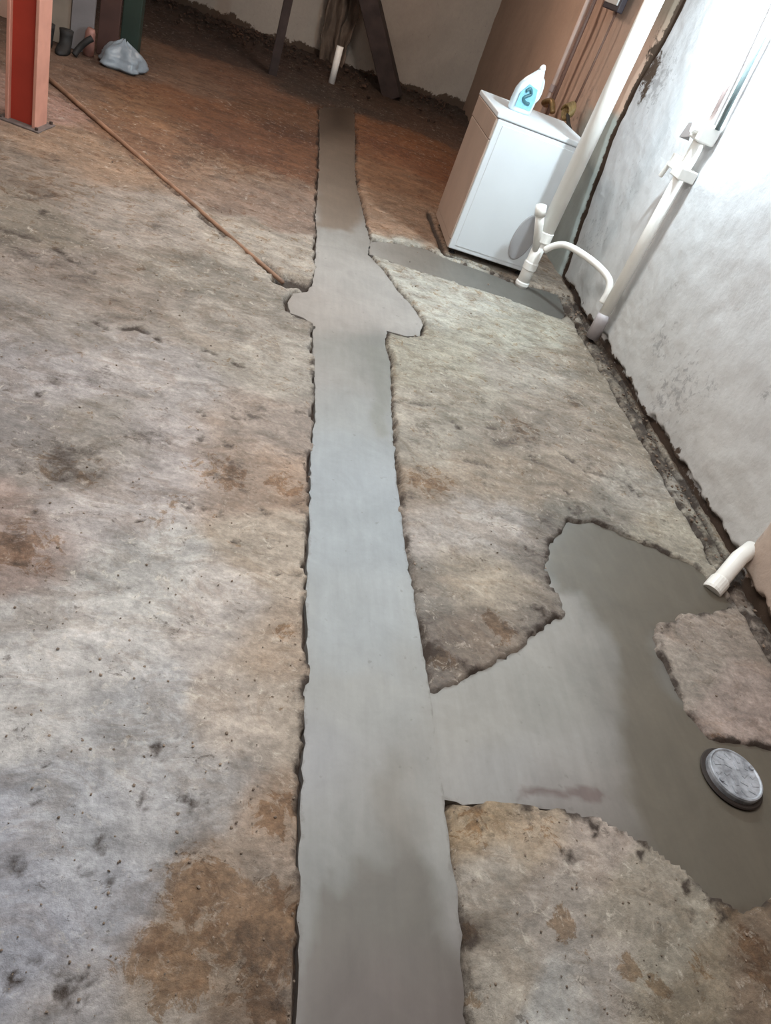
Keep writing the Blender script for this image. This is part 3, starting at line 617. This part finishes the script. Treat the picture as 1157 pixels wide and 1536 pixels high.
# ------------------------------------------------------------------ red steel post
M_red = nmat('red_oxide_paint', srgb(176, 60, 44), .55, 0, .15, 40, .12, 5)
M_red_lit = nmat('lit_red_paint', srgb(208, 150, 132), .6, 0, .15, 40, .15, 6)  # flange red painted paler to stand for the light on it
t = thing('steel_post', 'red painted H-section steel post standing on the floor at left', 'post', (-1.312, 4.755, 0), (0, 0, math.radians(-9)))
bm = bmesh.new(); box(bm, -.066, .066, -.045, .0, -.01, 2.4); obj('web', bm, M_red, t)
for s in (-1, 1):
    bm = bmesh.new(); box(bm, s * .074 - .009, s * .074 + .009, -.075, .075, -.01, 2.4); obj('flange', bm, M_red_lit, t, bevel=.003)
bm = bmesh.new(); box(bm, -.12, .12, -.11, .11, -.02, .008); obj('base_plate', bm, nmat('grey_base', srgb(104, 92, 88), .8, 0, .4, 40, .3, 20), t, bevel=.004)
for sx in (-1, 1):
    for sy in (-1, 1):
        bm = bmesh.new(); tube(bm, [(sx * .1, sy * .092, .006), (sx * .1, sy * .092, .022)], .010, 6); obj('bolt', bm, nmat('bolt_steel', srgb(80, 66, 60), .6, .4), t)

# ------------------------------------------------------------------ copper tube lying on the floor
a = at(72, 120); b = at(424, 421)
A3, B3 = Vector((a[0] - .05, a[1] + .06, .016)), Vector((b[0], b[1], -.008))
pts = [A3.lerp(B3, k / 12) + Vector((random.uniform(-.004, .004), random.uniform(-.004, .004), 0)) for k in range(13)]
bm = bmesh.new(); tube(bm, pts, [.015 - .004 * k / 12 for k in range(13)], 12)
tag(obj('floor_pipe', bm, nmat('brown_pipe', srgb(146, 112, 90), .6, 0, .2, 60, .35, 9), None, True), 'long thin brown pipe lying diagonally on the floor from the red post', 'pipe')

# ------------------------------------------------------------------ far end of the basement
M_timber = nmat('dark_timber', srgb(58, 46, 44), .8, 0, .5, 30, .35, 8)
t = tag(obj('timber_post', (lambda b_: (box(b_, -.135, -.05, 8.47, 8.56, -.02, 2.4), b_)[1])(bmesh.new()), M_timber, bevel=.008), 'slim dark timber post standing upright before the end wall', 'post')
# leaning plank
p0, p1 = Vector((1.25, 9.50, 0.02)), Vector((.42, 9.68, 1.25)); d = (p1 - p0)
bm = bmesh.new(); Lp = d.length
box(bm, -.12, .12, -.10, .10, 0, Lp * 1.12)
q = d.to_track_quat('Z', 'Y').to_matrix().to_4x4()
bmesh.ops.transform(bm, matrix=Matrix.Translation(p0) @ q, verts=bm.verts)
tag(obj('leaning_plank', bm, M_timber, bevel=.01), 'broad dark plank leaning against the end wall', 'plank')
# crumpled sacking
us = np.linspace(0, 1, 40); vs = np.linspace(0, 1, 50); U, Vv = np.meshgrid(us, vs); u, v = U.ravel(), Vv.ravel()
x = .20 + .46 * u * (1 - .35 * (1 - v)) + .16 * (1 - v) * .9 + (fbm(v * 6, u * 2, 90) - .5) * .10
y = 10.02 - .14 * fbm(u * 7, v * 4, 91) - .10 * np.sin(u * 14 + v * 3) * .5
zz = .10 + 1.5 * v - .10 * fbm(u * 6, v * 0, 92) * (1 - v)
idx = np.arange(len(u)).reshape(50, 40)
Fq = np.stack([idx[:-1, :-1], idx[:-1, 1:], idx[1:, 1:], idx[1:, :-1]], -1).reshape(-1, 4)
o = npmesh('sacking', np.c_[x, y, zz], Fq, nmat('sack_cloth', srgb(112, 96, 84), .9, 0, .6, 40, .35, 7))
md = o.modifiers.new('thick', 'SOLIDIFY'); md.thickness = .012
tag(o, 'crumpled grey-brown sacking hanging on the end wall beside the leaning plank', 'cloth')
bm = bmesh.new(); tube(bm, [(.52, 9.16, -.02), (.515, 9.16, .36)], .036, 14); tag(obj('short_pipe', bm, M_pvc, None, True), 'short white pipe standing up from the dirt at the far end of the trench', 'pipe')

# rubble at far wall and along right wall foot
def rubble(name, spots, mat, label, cat):
    bm = bmesh.new()
    for (x, y, z_, s) in spots:
        r = bmesh.ops.create_icosphere(bm, subdivisions=1, radius=s)
        sx, sy, sz = random.uniform(.7, 1.3), random.uniform(.7, 1.3), random.uniform(.4, .9)
        R = Matrix.Rotation(random.uniform(0, 6), 4, 'Z')
        for v_ in r['verts']:
            v_.co = R @ Vector((v_.co.x * sx, v_.co.y * sy, v_.co.z * sz)) * random.uniform(.75, 1.2) + Vector((x, y, z_))
    return tag(obj(name, bm, mat), label, cat, kind='stuff')
M_rub = nmat('brown_rubble', srgb(70, 52, 42), .95, 0, .5, 60, .45, 9)
S = []
for k in range(420):
    x = random.uniform(-2.0, 2.0); y = 9.95 + .035 * x - abs(random.gauss(0, .38)); s = random.uniform(.008, .028)
    if .95 < x < 1.45 and y < 9.85 or .15 < x < .9 and y > 9.75: continue
    S.append((x, y, .03 + .07 * max(0, y - 8.9), s))
rubble('rubble', S, M_rub, 'dark earth and stone rubble heaped along the foot of the end wall', 'rubble')
S = []
for k in range(300):
    y = random.uniform(1.2, 4.75); x = random.choice([random.gauss(2.15, .014), random.gauss(2.10, .022)]); s = random.uniform(.002, .009)
    S.append((x, y, random.uniform(-.02, .006) + s * .2, s))
rubble('crumbled_mortar', S, nmat('mortar_crumbs', srgb(120, 102, 88), .95, 0, .4, 80, .5, 12), 'brown crumbled mortar in the gap along the foot of the white wall', 'rubble')
# loose crumbs on the floor
S = []
for k in range(700):
    px = random.uniform(0, 1150); py = 150 + 1386 * random.random() ** .8
    x, y = at(px, py)
    if x > 2.0 or y > 9: continue
    if random.random() < .55 and inside(np.array([[x, y]]), W_main)[0]: continue
    if inside(np.array([[x, y]]), W_branch)[0] or inside(np.array([[x, y]]), W_main)[0]: continue
    S.append((x, y, .0015, random.uniform(.001, .003) * (1 + y * .3)))
rubble('concrete_crumbs', S, nmat('crumbs', srgb(136, 120, 106), .9, 0, 0, 1, .5, 6), 'small loose crumbs scattered over the old concrete floor', 'debris')

# stored things by the partition, far left
M_gb = nmat('grey_board', srgb(124, 120, 122), .7, 0, .2, 20, .15, 5)
def board(name, x, y, w_, th, h, lean, mat, label, cat='board', rz=0):
    bm = bmesh.new(); box(bm, -w_ / 2, w_ / 2, -th / 2, th / 2, 0, h)
    o = obj(name, bm, mat, None, bevel=.004); o.location = (x, y, 0); o.rotation_euler = (math.radians(-lean), 0, rz)
    return tag(o, label, cat)
board('leaning_board', -1.67, 6.80, .16, .03, 2.0, 3, nmat('light_board', srgb(140, 128, 116), .7, 0, .2, 20, .2, 5), 'beige-grey narrow board leaning beside the red post')
board('leaning_board', -1.50, 6.78, .16, .04, 2.1, 3, M_gb, 'blue-grey board leaning between the beige board and the dark brown one')
board('leaning_board', -1.335, 6.90, .15, .03, 1.9, 2, nmat('brown_board', srgb(78, 52, 46), .75, 0, .3, 20, .3, 5), 'dark reddish brown board leaning beside the green post')
M_green = nmat('green_paint', srgb(36, 52, 44), .6, 0, .2, 30, .2, 5)
bm = bmesh.new(); box(bm, -.07, .07, -.06, .06, -.01, 2.4); o = obj('timber_post', bm, M_green, None, bevel=.008, loc=(-1.19, 7.02, 0)); tag(o, 'dark green painted post behind the pale plastic bag', 'post')
# dark bottoms
t = thing('rubber_boots', 'pair of dark rubber boots standing at the foot of the boards', 'boots', (-1.70, 6.60, 0))
for s in (0, 1):
    bm = bmesh.new(); rings = []
    for z_, yy, rx, ry in ((0, -.05, .045, .12), (.03, -.05, .048, .125), (.07, -.03, .045, .10), (.10, .01, .042, .055), (.2, .02, .045, .05), (.26, .02, .05, .055)):
        rings.append([Vector((s * .13 + rx * math.cos(a), yy + ry * math.sin(a), z_)) for a in (2 * math.pi * k / 20 for k in range(20))])
    rings_mesh(bm, rings)
    for v_ in bm.verts: v_.co.z *= .55
    obj('boot', bm, M_dark, t, True)
# plastic bag
us = np.linspace(0, 2 * np.pi, 49)[:-1]; vs = np.linspace(0, 1, 20); U, Vv = np.meshgrid(us, vs); u, v = U.ravel(), Vv.ravel()
r = np.interp(v, [0, .1, .5, .85, 1], [.16, .20, .17, .09, .02]) * (1 + .35 * (fbm(u * 2.2, v * 4, 95) - .5) + .12 * np.sin(u * 5))
x = -1.175 + r * np.cos(u) * .85; y = 6.70 + r * np.sin(u) * .8; zz = v * .19 * (1 + .4 * (fbm(u * 2, v * 3, 96) - .5))
idx = np.arange(len(u)).reshape(20, 48); i2 = np.roll(idx, -1, 1)
Fq = np.stack([idx[:-1], i2[:-1], i2[1:], idx[1:]], -1).reshape(-1, 4)
tag(npmesh('plastic_bag', np.c_[x, y, zz], Fq, nmat('bag_plastic', srgb(140, 150, 160), .35, 0, .6, 25, .2, 12)), 'crumpled pale blue-grey plastic bag on the floor in front of the green post', 'bag')
bm = bmesh.new(); tube(bm, spline([(-1.49, 6.54, .012), (-1.46, 6.57, .07), (-1.42, 6.58, .12), (-1.385, 6.60, .15)]), .022, 10)
tag(obj('black_tube', bm, M_dark, None, True), 'short bent black rubber tube standing beside the pale plastic bag', 'tube')
bm = bmesh.new(); tube(bm, [(-1.43, 6.74, 0), (-1.43, 6.715, .02), (-1.425, 6.715, .16), (-1.42, 6.715, .19)], [.036, .040, .036, .025], 18)
tag(obj('small_tin', bm, nmat('pink_tin', srgb(150, 108, 98), .5, .2, 0, 1, .2, 20), None, True), 'small pinkish tin standing behind the black rubber tube', 'tin')
